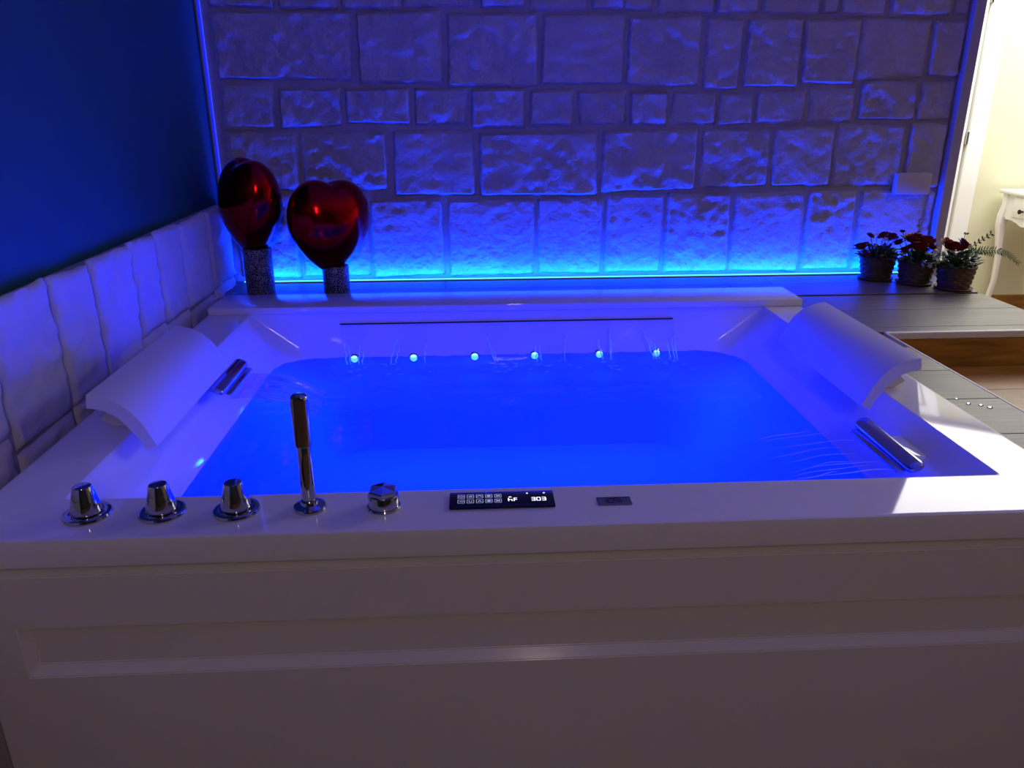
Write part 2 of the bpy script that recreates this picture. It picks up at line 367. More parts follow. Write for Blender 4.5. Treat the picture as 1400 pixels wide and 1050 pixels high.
for i in range(len(YP) - 1):
    y0, y1 = YP[i], YP[i + 1]
    if y1 <= 2.1:
        plank(1.0145, 1.141, y0, y1, 0.634, 0.651, tones[i], platform)
    elif y0 < 2.48:
        plank(1.0145, 1.141 if y0 < 2.06 else 1.691, max(y0, 1.05), y1, 0.634, 0.651, tones[i], platform) if y0 > 2.06 else None
    else:
        cuts = [X_L + 0.004, -0.10 if i % 2 else 0.42, 0.89 if i % 2 == 0 else 1.05, 1.691]
        for k in range(3):
            t = tones[(i * 3 + k) % 10]
            plank(cuts[k] + 0.0006, cuts[k + 1] - 0.0006, max(y0, 2.505), y1, 0.634, 0.651, t, platform)
plank(1.0145, 1.691, 2.063, 2.11, 0.634, 0.651, (1, 1, 1), platform)
struct('nosing', bx(1.142, 1.691, 2.048, 2.0635, 0.632, 0.6525, bev=0.003), 'nosing', platform)
struct('nosing', bx(1.1405, 1.1465, 1.05, 2.049, 0.625, 0.6518, bev=0.001), 'nosing', platform)
struct('riser_board', bx(1.147, 1.690, 2.050, 2.062, 0.549, 0.632, bev=0.001), 'riser', platform)
step = struct('floor_step', bx(1.147, 1.85, 0.95, 2.050, 0.0, 0.535), 'mortar')
for i in range(6):
    y0 = 2.050 - 0.186 * (i + 1); y1 = 2.050 - 0.186 * i
    o = struct('plank', bx(1.147, 1.85, y0 + 0.0008, y1 - 0.0008, 0.535, 0.549, bev=0.0012, seg=1), 'riser', step)
    local(o, (1.5, (y0 + y1) / 2, 0.549))

# ------------------------------------------------------------------ bathtub
tub = thing('bathtub', 'large white rectangular whirlpool bathtub filled with blue lit water', 'bathtub', (0, 0, 0))
ZR = 0.66
OX0, OX1, OY0, OY1 = -0.800, 1.012, 1.047, 2.500
IX0, IX1, IY0, IY1 = -0.672, 0.895, 1.177, 2.338
rings = [
    rrect(OX0 + 0.014, OX1 - 0.014, OY0 + 0.014, OY1, 0.010, 0.6135),
    rrect(OX0, OX1, OY0, OY1, 0.012, 0.6135), rrect(OX0, OX1, OY0, OY1, 0.012, 0.615),
    rrect(OX0, OX1, OY0, OY1, 0.012, 0.6545),
    rrect(OX0 + 0.0012, OX1 - 0.0012, OY0 + 0.0012, OY1 - 0.0012, 0.012, 0.6582),
    rrect(OX0 + 0.005, OX1 - 0.005, OY0 + 0.005, OY1 - 0.005, 0.012, 0.66),
    rrect(OX0 + 0.008, OX1 - 0.008, OY0 + 0.008, OY1 - 0.008, 0.012, 0.66),
    rrect(IX0 - 0.006, IX1 + 0.006, IY0 - 0.006, IY1 + 0.004, 0.010, 0.66),
    rrect(IX0 - 0.003, IX1 + 0.003, IY0 - 0.003, IY1 + 0.002, 0.010, 0.6598),
    rrect(IX0, IX1, IY0, IY1, 0.010, 0.657),
    rrect(IX0 + 0.004, IX1 - 0.004, IY0 + 0.002, IY1, 0.012, 0.648),
    rrect(-0.640, 0.860, 1.182, 2.337, 0.025, 0.615),
    rrect(-0.614, 0.834, 1.186, 2.336, 0.075, 0.565),
    rrect(-0.598, 0.818, 1.190, 2.334, 0.125, 0.52),
    rrect(-0.55, 0.77, 1.20, 2.332, 0.15, 0.42),
    rrect(-0.48, 0.70, 1.22, 2.33, 0.15, 0.28),
    rrect(-0.43, 0.65, 1.25, 2.31, 0.12, 0.215),
    rrect(-0.37, 0.59, 1.30, 2.26, 0.12, 0.20),
]
shell = obj('tub_shell', loft(bmesh.new(), [r[::-1] for r in rings], cap1=True), 'acrylic', tub, smooth=35)
shell.data.materials.append(M['acrylic_low'])
for p in shell.data.polygons:
    if p.center.z < 0.515: p.material_index = 1
M['acrylic'].node_tree.nodes['Principled BSDF'].inputs['IOR'].default_value = 1.5
M['acrylic'].node_tree.nodes['Principled BSDF'].inputs['Coat IOR'].default_value = 1.5
# raised shelf over the back rim
obj('overflow_shelf', bx(-0.795, 1.016, 2.327, 2.497, 0.660, 0.682, bev=0.003), 'acrylic', tub, smooth=40)
# front panel with a shallow recess
def front_panel():
    bm = bmesh.new(); X0, X1, Z0, Z1, Y = -0.786, 1.000, 0.0, 0.601, 1.058
    rx0, rx1, rz0, rz1 = -0.722, 0.936, 0.404, 0.496
    ix0, ix1, iz0, iz1, D = -0.708, 0.922, 0.420, 0.4945, 0.014
    def q(*ps): bm.faces.new([bm.verts.new(p) for p in ps])
    O = [(X0, Y, Z0), (X1, Y, Z0), (X1, Y, Z1 - 0.011), (X0, Y, Z1 - 0.011)]; R = [(rx0, Y, rz0), (rx1, Y, rz0), (rx1, Y, rz1), (rx0, Y, rz1)]
    I = [(ix0, Y + D, iz0), (ix1, Y + D, iz0), (ix1, Y + D, iz1), (ix0, Y + D, iz1)]
    for i in range(4):
        j = (i + 1) % 4; q(O[i], O[j], R[j], R[i]); q(R[i], R[j], I[j], I[i])
    q(*I)
    q(O[3], O[2], (X1, Y + 0.012, Z1), (X0, Y + 0.012, Z1))
    q((X0, Y + 0.012, Z1), (X1, Y + 0.012, Z1), (X1, Y + 0.03, Z1), (X0, Y + 0.03, Z1))
    q((X0, Y, Z0), O[3], (X0, Y + 0.012, Z1), (X0, Y + 0.03, Z1), (X0, Y + 0.03, Z0))
    q(O[2], (X1, Y, Z0), (X1, Y + 0.03, Z0), (X1, Y + 0.03, Z1), (X1, Y + 0.012, Z1))
    q((X0, Y + 0.03, Z0), (X0, Y + 0.03, Z1), (X1, Y + 0.03, Z1), (X1, Y + 0.03, Z0))
    bmesh.ops.remove_doubles(bm, verts=bm.verts, dist=1e-5)
    bmesh.ops.recalc_face_normals(bm, faces=bm.faces)
    es = [e for e in bm.edges if len(e.link_faces) == 2 and e.calc_face_angle() > 0.2]
    bmesh.ops.bevel(bm, geom=es, offset=0.0016, segments=2, affect='EDGES')
    return bm
obj('front_panel', front_panel(), 'acrylic_panel', tub, smooth=30)
obj('side_panel', bx(0.985, 1.000, 1.09, 2.49, 0.0, 0.606), 'acrylic_panel', tub)
obj('side_panel', bx(-0.792, -0.780, 1.09, 2.49, 0.0, 0.606), 'acrylic_panel', tub)
# slot of the waterfall and lamps on the back wall of the basin
o = obj('waterfall_slot', bx(-0.408, 0.615, 2.3315, 2.345, 0.6235, 0.6265), 'slot', tub); o['label'] = 'thin dark slot the waterfall runs from'
for lx in LAMP_X:
    c = (lx, 0, 0)
    o = obj('tub_lamp', lathe([(0.0155, 0), (0.0155, 0.003), (0.0130, 0.005), (0.0115, 0.0045)], n=24), 'chrome', tub, smooth=40)
    o.rotation_euler = (PI / 2, 0, 0); o.location = (lx, 2.335, 0.514)
    p = obj('lens', lathe([(0.0112, 0.001), (0.0112, 0.0045), (0.007, 0.0062), (0.0015, 0.0066)], n=20), 'lens', o, smooth=40)
    p['label'] = 'glowing cyan lens'
# small studs added as glints of the tub lamps on both backrests
for (jx, jy, jz, s) in ((-0.612, 1.60, 0.545, 1), (-0.632, 1.28, 0.58, 1), (0.835, 1.95, 0.545, -1), (-0.645, 2.25, 0.60, 1)):
    o = obj('glint_stud', lathe([(0.005, 0), (0.0042, 0.0022), (0.0018, 0.0026)], n=16), 'chrome', tub, smooth=40)
    o.rotation_euler = (0, s * 1.15, 0); o.location = (jx, jy, jz)
# controls
def knob(x, y):
    r = obj('control_knob', lathe([(0.0235, 0.008), (0.0240, 0.011), (0.0145, 0.049), (0.0135, 0.0512), (0.012, 0.0516)], n=40), 'chrome', tub, smooth=35)
    r.location = (x, y, ZR)
    obj('flange', lathe([(0.035, 0.0), (0.0362, 0.003), (0.035, 0.0062), (0.031, 0.0075), (0.026, 0.0066), (0.0255, 0.0045), (0.022, 0.0045), (0.022, 0.010)], n=48), 'chrome', r, smooth=40)
    return r
for kx in (-0.611, -0.496, -0.381): knob(kx, 1.120)
hx = obj('diverter_knob', None or lathe([(0.0245, 0.003), (0.0245, 0.022), (0.0235, 0.024)], n=40), 'chrome', tub, smooth=35); hx.location = (-0.150, 1.121, ZR)
bm = bmesh.new()
loft(bm, [circ((0, 0, 0), r, 6, zz, PI / 6) for r, zz in ((0.0240, 0.0225), (0.0240, 0.0305), (0.0225, 0.0325), (0.0005, 0.0368))], cap1=True)
obj('hex_top', bm, 'chrome', hx)
obj('flange', lathe([(0.0270, 0), (0.0275, 0.002), (0.0262, 0.004), (0.024, 0.0042)], n=40), 'chrome', hx, smooth=40)
# hand shower seat
hs = obj('shower_seat', lathe([(0.0255, 0.0), (0.0262, 0.003), (0.0245, 0.0065), (0.018, 0.0085), (0.0140, 0.0095), (0.0128, 0.0145), (0.0105, 0.0150)], n=40), 'chrome', tub, smooth=40); hs.location = (-0.267, 1.123, ZR)
# digital control panel
cp = obj('control_panel', bx(-0.0845, 0.0845, -0.0255, 0.0255, 0.0, 0.005, bev=0.0018), 'black', tub, smooth=40); cp.location = (0.0385, 1.1285, ZR)
def frame_bm(w_, h_, t, z=0.0052):
    bm = bmesh.new()
    o_ = rrect(-w_ / 2, w_ / 2, -h_ / 2, h_ / 2, 0.0016, z, 3); i_ = rrect(-w_ / 2 + t, w_ / 2 - t, -h_ / 2 + t, h_ / 2 - t, 0.001, z, 3)
    A = [bm.verts.new(p) for p in o_]; B = [bm.verts.new(p) for p in i_]; n = len(A)
    for i in range(n):
        j = (i + 1) % n; bm.faces.new((A[i], A[j], B[j], B[i]))
    return bm
def stroke(bm, a, b, t, z=0.0053):
    a = Vector((*a, z)); b = Vector((*b, z)); dd = (b - a).normalized(); n = Vector((-dd.y, dd.x, 0)) * t / 2
    bm.faces.new([bm.verts.new(p) for p in (a - n, b - n, b + n, a + n)])
def arc(bm, c, r, a0, a1, t, n=10, z=0.0053):
    p = [(c[0] + r * math.cos(a0 + (a1 - a0) * i / n), c[1] + r * math.sin(a0 + (a1 - a0) * i / n)) for i in range(n + 1)]
    for u, v in zip(p, p[1:]): stroke(bm, u, v, t, z)
for r_ in range(2):
    for c_ in range(5):
        bm = frame_bm(0.0115, 0.0125, 0.0009); k = r_ * 5 + c_
        if k == 0: arc(bm, (0, 0), 0.003, 0.9 + PI / 2, 2 * PI - 0.9 + PI / 2, 0.001); stroke(bm, (0, 0), (0, 0.004), 0.001)
        elif k == 1: stroke(bm, (-0.003, -0.002), (0.003, -0.002), 0.0012); stroke(bm, (-0.003, 0.0), (0.003, 0.0), 0.0012); stroke(bm, (-0.001, 0.002), (0.003, 0.002), 0.001)
        elif k == 2: stroke(bm, (-0.004, -0.002), (0, 0.003), 0.0016); stroke(bm, (0, 0.003), (0.004, -0.002), 0.0016)
        elif k in (3, 8): arc(bm, (0, 0), 0.0025, 0, 2 * PI, 0.0022); stroke(bm, (0, -0.003), (0, 0.003), 0.001)
        elif k in (4, 9): stroke(bm, (-0.003, -0.003), (0.003, 0.003), 0.0015); stroke(bm, (-0.003, 0.003), (0.003, -0.003), 0.0015); stroke(bm, (-0.003, 0), (0.003, 0), 0.001)
        elif k == 5: stroke(bm, (-0.002, -0.002), (-0.002, 0.002), 0.001); arc(bm, (0.0015, 0), 0.002, 0, 2 * PI, 0.0008)
        elif k == 6: stroke(bm, (-0.002, -0.003), (-0.002, 0.003), 0.001); stroke(bm, (-0.002, -0.003), (0.002, -0.003), 0.001); stroke(bm, (0.002, -0.003), (0.002, 0.002), 0.001)
        else: stroke(bm, (-0.003, -0.003), (0, 0.003), 0.001); stroke(bm, (0, 0.003), (0.003, -0.003), 0.001); stroke(bm, (-0.002, -0.001), (0.002, -0.001), 0.0008)
        o = obj('icon', bm, 'icon', cp); o.location = (-0.0655 + 0.0148 * c_, 0.0095 - 0.0165 * r_, 0); 
# lit symbols: a small figure mark, "hF" and "303" under two dots
def seg7(bm, x, segs, w_=0.0056, h_=0.0100, t=0.0017, y0=-0.0095):
    P = {'a': ((0, h_), (w_, h_)), 'b': ((w_, h_), (w_, h_ / 2)), 'c': ((w_, h_ / 2), (w_, 0)), 'd': ((0, 0), (w_, 0)), 'e': ((0, 0), (0, h_ / 2)), 'f': ((0, h_ / 2), (0, h_)), 'g': ((0, h_ / 2), (w_, h_ / 2))}
    for s_ in segs:
        a, b = P[s_]; stroke(bm, (x + a[0], y0 + a[1]), (x + b[0], y0 + b[1]), t)
bm = bmesh.new(); seg7(bm, 0.0105, 'fegc'); seg7(bm, 0.0195, 'afeg', 0.0048); stroke(bm, (0.0105, 0.0036), (0.0160, 0.0036), 0.0013); stroke(bm, (0.0132, 0.0036), (0.0132, 0.0062), 0.0012)
obj('display_symbol', bm, 'digit', cp)
for dx, sg in ((0.0475, 'abgcd'), (0.0560, 'abcdef'), (0.0645, 'abgcd')):
    bm = bmesh.new(); seg7(bm, dx, sg); obj('digit', bm, 'digit', cp)
for dx in (0.0415, 0.0690):
    bm = bmesh.new(); bm.faces.new([bm.verts.new(p) for p in circ((dx, 0.0155, 0.0053), 0.0017, 12)]); obj('indicator_dot', bm, 'digit', cp)
# smoked badge plate with a dark emblem
bp_ = obj('badge_plate', bx(-0.0275, 0.0275, -0.0125, 0.0125, 0.0, 0.002, bev=0.0008), 'plate', tub); bp_.location = (0.219, 1.117, ZR); bp_['label'] = 'small smoked plate with a dark curled emblem'
bm = bmesh.new(); arc(bm, (-0.006, 0.0), 0.0065, 0.8, 2 * PI - 0.8, 0.004, 16, 0.0022)
arc(bm, (0.0035, 0.0035), 0.0045, 0.3, PI + 0.4, 0.003, 10, 0.0022); stroke(bm, (-0.002, 0.002), (0.011, -0.006), 0.0035, 0.0022); stroke(bm, (0.005, 0.006), (0.013, -0.003), 0.0022, 0.0022)
obj('emblem', bm, 'emblem', bp_)
bm = bmesh.new()
for i in range(11): stroke(bm, (-0.025 + i * 0.005, -0.0105), (-0.025 + i * 0.005, 0.0108), 0.0006, 0.00215)
stroke(bm, (-0.0265, 0.0108), (0.0265, 0.0108), 0.0022, 0.0022)
obj('grille', bm, 'emblem', bp_)
# chrome spouts
def spout(x, z, y0, y1, s):
    """s=+1 pours towards +x"""
    bm = bmesh.new(); prof = []
    for k in range(14):
        a = 2 * PI * k / 14
        prof.append((0.017 * math.cos(a), 0.008 * (abs(math.sin(a)) ** 0.6) * (1 if math.sin(a) >= 0 else -1)))
    tilt = -0.45
    rings = []
    for t, sc in ((0, 0.55), (0.02, 0.85), (0.06, 1.0), (0.94, 1.0), (0.98, 0.85), (1, 0.55)):
        y = y0 + (y1 - y0) * t
        rings.append([(x + s * (u * sc * math.cos(tilt) - v * sc * math.sin(tilt)), y, z + u * sc * math.sin(tilt) + v * sc * math.cos(tilt)) for u, v in prof])
    loft(bm, rings, cap0=True, cap1=True)
    bmesh.ops.recalc_face_normals(bm, faces=bm.faces)
    o = obj('spout', bm, 'chrome_satin', tub, smooth=50); o['label'] = 'flat chrome spout bar'
    lip = bmesh.new()
    box(lip, -0.004, 0.012, y0 + 0.018, y1 - 0.018, -0.002, 0.002, bev=0.0008)
    for v in lip.verts: v.co = Vector((x + s * (0.016 + v.co.x), v.co.y, z - 0.012 + v.co.z - 0.25 * v.co.x))
    bmesh.ops.recalc_face_normals(lip, faces=lip.faces)
    obj('spout_lip', lip, 'chrome_satin', o, smooth=40)
    ym = (y0 + y1) / 2; nk = bmesh.new(); xa, xb = sorted((x, x - s * 0.060)); box(nk, xa, xb, ym - 0.05, ym + 0.05, z - 0.022, z - 0.006, bev=0.003)
    obj('spout_neck', nk, 'acrylic', o, smooth=40)
spout(-0.600, 0.634, 1.735, 1.962, 1)
spout(0.810, 0.626, 1.268, 1.500, -1)

# ------------------------------------------------------------------ headrests
def headrest(label, cx, y0, y1, s):
    """cx: x of the lower lip, s=+1 cushion rises towards +x"""
    t = thing('headrest', label, 'headrest', (cx, (y0 + y1) / 2, 0.66), 0, 'headrests over the ends of the tub')
    L = (y1 - y0) / 2
    P = [(0.0, -0.004), (0.008, 0.014), (0.020, 0.040), (0.036, 0.063), (0.055, 0.081), (0.078, 0.093), (0.100, 0.099), (0.114, 0.101)]
    th = 0.026; top = []; bot = []
    for i, p in enumerate(P):
        a = Vector(P[max(i - 1, 0)]); b = Vector(P[min(i + 1, len(P) - 1)]); d_ = (b - a).normalized(); n = Vector((-d_.y, d_.x))
        top.append(Vector(p)); bot.append(Vector(p) - n * th * (1 if i > 1 else 0.85))
    prof = bot + top[::-1]
    rings = []
    for y, ins in ((-L, 0.0022), (-L + 0.0022, 0.0), (L - 0.0022, 0.0), (L, 0.0022)):
        c = sum(prof, Vector((0, 0))) / len(prof)
        rings.append([(s * (p.x + (c.x - p.x) * ins * 6), y, p.y + (c.y - p.y) * ins * 6) for p in prof])
    bm = loft(bmesh.new(), rings, cap0=True, cap1=True); bmesh.ops.recalc_face_normals(bm, faces=bm.faces)
    obj('cushion', bm, 'cushion', t, smooth=45)
    bm = bmesh.new(); h = L * 0.62; rr = []
    for y in (-h, h):
        rr.append([(s * a, y, b) for a, b in ((0.072, 0.0005), (0.118, 0.0005), (0.142, 0.016), (0.128, 0.030), (0.100, 0.074), (0.072, 0.062))])
    loft(bm, rr, cap0=True, cap1=True); bmesh.ops.recalc_face_normals(bm, faces=bm.faces)
    bmesh.ops.bevel(bm, geom=list(bm.edges), offset=0.002, segments=2, affect='EDGES')
    o = obj('bracket', bm, 'bracket', t, smooth=40); o['label'] = 'cream wedge bracket under the cushion'
    return t
headrest('curved pale headrest on the rim beside the low stone cladding', -0.603, 1.390, 1.862, -1)
headrest('curved pale headrest on the rim beside the wooden deck strip', 0.812, 1.508, 1.985, 1)

# ------------------------------------------------------------------ hand shower
t = thing('hand_shower', 'slim chrome hand shower standing upright in the tub rim', 'shower', (-0.267, 1.123, ZR))
obj('handle', lathe([(0.0098, 0.0150), (0.0102, 0.018), (0.0118, 0.045), (0.0112, 0.085), (0.0108, 0.106), (0.010, 0.109)], n=32), 'chrome', t, smooth=40)
def head_bm():
    bm = bmesh.new(); rings = []
    for r, zz in ((0.0100, 0.1085), (0.0128, 0.110), (0.0138, 0.113), (0.0138, 0.186), (0.0130, 0.1905), (0.0105, 0.1930), (0.004, 0.1938)):
        ring = []
        for k in range(32):
            a = 2 * PI * k / 32; x = r * math.cos(a); y = r * math.sin(a)
            ring.append((x, max(y, -0.0105), zz))
        rings.append(ring)
    return loft(bm, rings, cap0=True, cap1=True)
obj('shower_head', head_bm(), 'chrome', t, smooth=40)

# ------------------------------------------------------------------ water
ZW = 0.519
def wave(x, y):
    d_ = max(0.0, 1 - (2.335 - y) / 0.34)
    a = 0.0003 + 0.0022 * d_ * d_
    for (sx, sy) in ((-0.40, 1.95), (0.54, 1.47)):
        r = math.hypot(x - sx, y - sy); a += 0.0016 * math.exp(-(r / 0.16) ** 2)
    return a * (noise.noise(Vector((x * 26, y * 34, 1))) + 0.6 * noise.noise(Vector((x * 58, y * 70, 4))))
bm = bmesh.new(); NX, NY = 150, 130; g = []
for j in range(NY + 1):
    row = []
    for i in range(NX + 1):
        x = -0.607 + 1.436 * i / NX; y = 1.186 + (2.3365 - 1.186) * j / NY
        # pull the corners in to follow the basin
        cx, cy, r = max(-0.597 + 0.125, min(0.817 - 0.125, x)), max(1.19 + 0.125, min(2.334 - 0.125, y)), 0.129
        dx, dy = x - cx, y - cy; L_ = math.hypot(dx, dy)
        if dx and dy and L_ > r: x, y = cx + dx * r / L_, cy + dy * r / L_
        row.append(bm.verts.new((x, y, ZW + wave(x, y))))
    g.append(row)
for j in range(NY):
    for i in range(NX):
        try: bm.faces.new((g[j][i], g[j][i + 1], g[j + 1][i + 1], g[j + 1][i]))
        except Exception: pass
wo = obj('bath_water', bm, 'water', None, smooth=180)
tag(wo, 'blue lit rippling water filling the bathtub', 'water', kind='stuff')

def fall(label, x0, x1, b0, b1, wisps, z_end=0.521):
    """a thin sheet falling from the slot: x0..x1 at the slot, b0..b1 where it meets the water"""
    root = bmesh.new(); n = 10; m_ = 12; grid = []
    def P(u, t, off=0.0):
        xt = x0 + (x1 - x0) * u; xb = b0 + (b1 - b0) * u; zt = 0.6245; z_ = zt + (z_end - zt) * t
        y = 2.333 - 0.085 * math.sqrt(t) * 0.9 - off
        return (xt + (xb - xt) * (t ** 0.8) + 0.0025 * noise.noise(Vector((u * 4, t * 5, x0 * 9))), y + 0.003 * noise.noise(Vector((u * 7, t * 3, x0 * 5))), z_)
    for j in range(m_ + 1): grid.append([root.verts.new(P(i / n, j / m_)) for i in range(n + 1)])
    for j in range(m_):
        for i in range(n): root.faces.new((grid[j][i], grid[j][i + 1], grid[j + 1][i + 1], grid[j + 1][i]))
    o = obj('waterfall', root, 'fall', None, smooth=180)
    tag(o, label, 'water', 'sheets of water falling from the slot', 'stuff')
    for u, t0, r in wisps:
        bm = bmesh.new()
        tube(bm, [P(u + 0.02 * math.sin(k * 1.7), t0 + (1 - t0) * k / 9, 0.001) for k in range(10)], [r * 1.45 * (0.4 + 0.6 * math.sin(k * 1.3 + u * 9) ** 2) for k in range(10)], 6)
        obj('water_rope', bm, 'foam_glint', o, smooth=180)  # pale threads stand in for lamp light refracted in the falling sheet
    bm = bmesh.new()
    for _ in range(7):
        u = rnd.uniform(-0.3, 1.3); q_ = Vector(P(u, 1.0)); q_.y -= rnd.uniform(0.0, 0.10); q_.z = ZW + 0.0012; l_ = rnd.uniform(0.003, 0.010)
        tube(bm, [q_, q_ + Vector((l_, rnd.uniform(-.004, .004), 0.0006)), q_ + Vector((l_ * 2, rnd.uniform(-.006, .006), 0))], [0.0005, 0.0011, 0.0004], 5)
    obj('splash', bm, 'foam_glint', o, smooth=180)
    return o
fall('clear falling water in front of the first tub lamp from the left headrest', -0.405, -0.320, -0.385, -0.335, [(0.05, .45, .0018), (0.25, .55, .0012), (0.75, .5, .0018), (0.95, .6, .0014)])
fall('clear falling water around the second tub lamp from the left headrest', -0.215, -0.140, -0.255, -0.150, [(0.0, .35, .0018), (0.15, .6, .0015), (0.98, .5, .0014)])
fall('clear falling water to the right of the third tub lamp', 0.020, 0.100, 0.060, 0.110, [(0.0, .35, .0016), (0.12, .6, .0010)])
fall('clear falling water beside the fourth tub lamp', 0.165, 0.285, 0.180, 0.275, [(0.08, .6, .0015), (0.2, .6, .0012), (0.95, .3, .0012)])
fall('clear falling water crossing the fifth tub lamp', 0.350, 0.420, 0.385, 0.415, [(0.1, .45, .0016), (0.9, .15, .0022), (0.95, .5, .0018)])
fall('clear falling water, widest of the sheets, at the right end of the slot', 0.500, 0.612, 0.545, 0.615, [(0.0, .2, .0020), (0.08, .5, .0016), (0.2, .6, .0016), (0.72, .5, .0014), (0.88, .4, .0018), (0.98, .2, .0020)])
def stream(label, xs, zs, y0, y1, xe, ye0, ye1):
    bm = bmesh.new(); n, m_ = 26, 14; grid = []
    for j in range(m_ + 1):
        t_ = j / m_; row = []
        for i in range(n + 1):
            u = i / n; ys = y0 + (y1 - y0) * u; ye = ye0 + (ye1 - ye0) * u
            x = xs + (xe - xs) * t_ + 0.012 * t_ * noise.noise(Vector((u * 6, 3, xs * 7)))
            z_ = zs + (ZW - 0.001 - zs) * t_ ** 1.7
            row.append(bm.verts.new((x, ys + (ye - ys) * t_, z_ + 0.0018 * math.sin(u * 70 + t_ * 4) * (0.4 + t_) + 0.002 * t_ * noise.noise(Vector((u * 11, t_ * 9, 2))))))
        grid.append(row)
    for j in range(m_):
        for i in range(n): bm.faces.new((grid[j][i], grid[j][i + 1], grid[j + 1][i + 1], grid[j + 1][i]))
    o = obj('water_stream', bm, 'fall', None, smooth=180)
    fb = bmesh.new()
    for k in range(10):
        u = (0.02, 0.05, 0.12, 0.2, 0.24, 0.4, 0.55, 0.7, 0.9, 0.98)[k]; t0 = rnd.uniform(0.0, 0.45); t1 = min(1.0, t0 + rnd.uniform(0.25, 0.6)); pts = []
        for q_ in range(9):
            t_ = t0 + (t1 - t0) * q_ / 8; uu = u + 0.015 * math.sin(q_ * 0.9 + k)
            ys = y0 + (y1 - y0) * uu; ye = ye0 + (ye1 - ye0) * uu
            pts.append((xs + (xe - xs) * t_, ys + (ye - ys) * t_, zs + (ZW - zs) * t_ ** 1.7 + 0.0022))
        tube(fb, pts, [0.0002 + 0.0007 * math.sin(PI * q_ / 8) * (1.1 if k in (0, 1, 9) else 0.6) for q_ in range(9)], 5)
    obj('water_rope', fb, 'foam_glint', o, smooth=180)
    return tag(o, label, 'water', 'streams from the chrome spouts', 'stuff')
stream('clear sheet of water pouring from the left chrome spout', -0.576, 0.611, 1.748, 1.928, -0.40, 1.86, 2.03)
stream('clear sheet of water pouring from the right chrome spout', 0.786, 0.611, 1.288, 1.482, 0.52, 1.36, 1.58)

# ------------------------------------------------------------------ led strips
ls = thing('led_strip', 'blue led strip glowing along the foot of the stone wall', 'led strip', (0.42, 2.806, 0.651))
obj('channel', bx(-1.235, 1.245, -0.006, 0.006, 0.0, 0.004, bev=0.001), 'trim_grey', ls)
o = obj('diffuser', bx(-1.235, 1.245, -0.0045, 0.0045, 0.004, 0.0072, bev=0.0012), 'led', ls); o['label'] = 'glowing cyan diffuser'
ls2 = thing('led_strip', 'upright blue led strip in the corner where stone and blue wall meet', 'led strip', (-0.866, 2.842, 0.95))
obj('channel', bx(-0.006, 0.006, -0.002, 0.003, 0.0, 1.54), 'trim_grey', ls2)
o = obj('diffuser', bx(-0.004, 0.004, -0.005, -0.002, 0.0, 1.54, bev=0.001), 'lensblue', ls2)

# ------------------------------------------------------------------ red heart ornaments
def heart_bm(sx, sy, sz):
    bm = bmesh.new(); nu, nv = 56, 36; 
    def F(p):
        x, y, z_ = p; a = x * x + 2.25 * y * y + z_ * z_ - 1
        return a ** 3 - x * x * z_ ** 3 - 0.1125 * y * y * z_ ** 3
    rings = []
    for j in range(nv + 1):
        th = PI * (0.004 + 0.992 * j / nv); ring = []
        for i in range(nu):
            ph = 2 * PI * i / nu; dv = Vector((math.sin(th) * math.cos(ph), math.sin(th) * math.sin(ph), -math.cos(th)))
            lo, hi = 0.0, 1.6
            for _ in range(26):
                mid = (lo + hi) / 2
                if F(dv * mid) > 0: hi = mid
                else: lo = mid
            p = dv * lo
            hx, hy, hz = p.x / 1.14, p.y / 0.70, p.z / 1.1
            ev = Vector((dv.x, dv.y * 1.3, dv.z)).normalized(); taper = 1.0 if ev.z > 0 else 1 - 0.42 * (-ev.z) ** 1.5
            k_ = 0.44; ring.append(((hx * (1 - k_) + ev.x * taper * k_) * sx, (hy * (1 - k_) + ev.y * taper * k_) * sy, (hz * (1 - k_) + ev.z * k_) * sz))
        rings.append(ring)
    loft(bm, rings, cap0=True, cap1=True)
    for _ in range(3): bmesh.ops.smooth_vert(bm, verts=bm.verts, factor=0.5, use_axis_x=True, use_axis_y=True, use_axis_z=True)
    bmesh.ops.recalc_face_normals(bm, faces=bm.faces)
    return bm
def ornament(label, x, y, rb, hb, hw, hd, hh, rz, tilt, dz, dx=0.0):
    t = thing('heart_ornament', label, 'ornament', (x, y, 0.6515), 0, 'red heart ornaments behind the tub')
    obj('stand', lathe([(rb * 0.97, 0), (rb, 0.003), (rb, hb - 0.004), (rb * 0.96, hb), (rb * 0.80, hb), (rb * 0.78, hb - 0.02)], n=44), 'vase', t, smooth=40)['label'] = 'dark cylinder with a silver crackle pattern'
    o = obj('heart', heart_bm(hw, hd, hh), 'red', t, smooth=180); o.location = (dx, 0, hb + dz); o.rotation_euler = (tilt[0], tilt[1], rz)
    o['label'] = 'shiny red metallic heart'
ornament('taller shiny red heart on a crackled cylinder nearest the blue wall', -0.722, 2.668, 0.047, 0.150, 0.132, 0.098, 0.160, math.radians(-52), (0.0, 0.06), 0.122, -0.004)
ornament('shorter shiny red heart on a crackled cylinder, two lobes showing', -0.466, 2.668, 0.044, 0.088, 0.146, 0.104, 0.158, math.radians(34), (0.10, 0.05), 0.118, -0.012)

# ------------------------------------------------------------------ cover plate
t = thing('cover_plate', 'blank rectangular grey cover plate on the stone wall', 'cover plate', (1.572, 2.815, 0.976))
obj('plate', bx(-0.063, 0.063, -0.016, 0.012, -0.037, 0.037, bev=0.003), 'plate_white', t, smooth=40)
obj('backing_box', bx(-0.056, 0.056, 0.010, 0.034, -0.031, 0.031), 'plate_white', t)

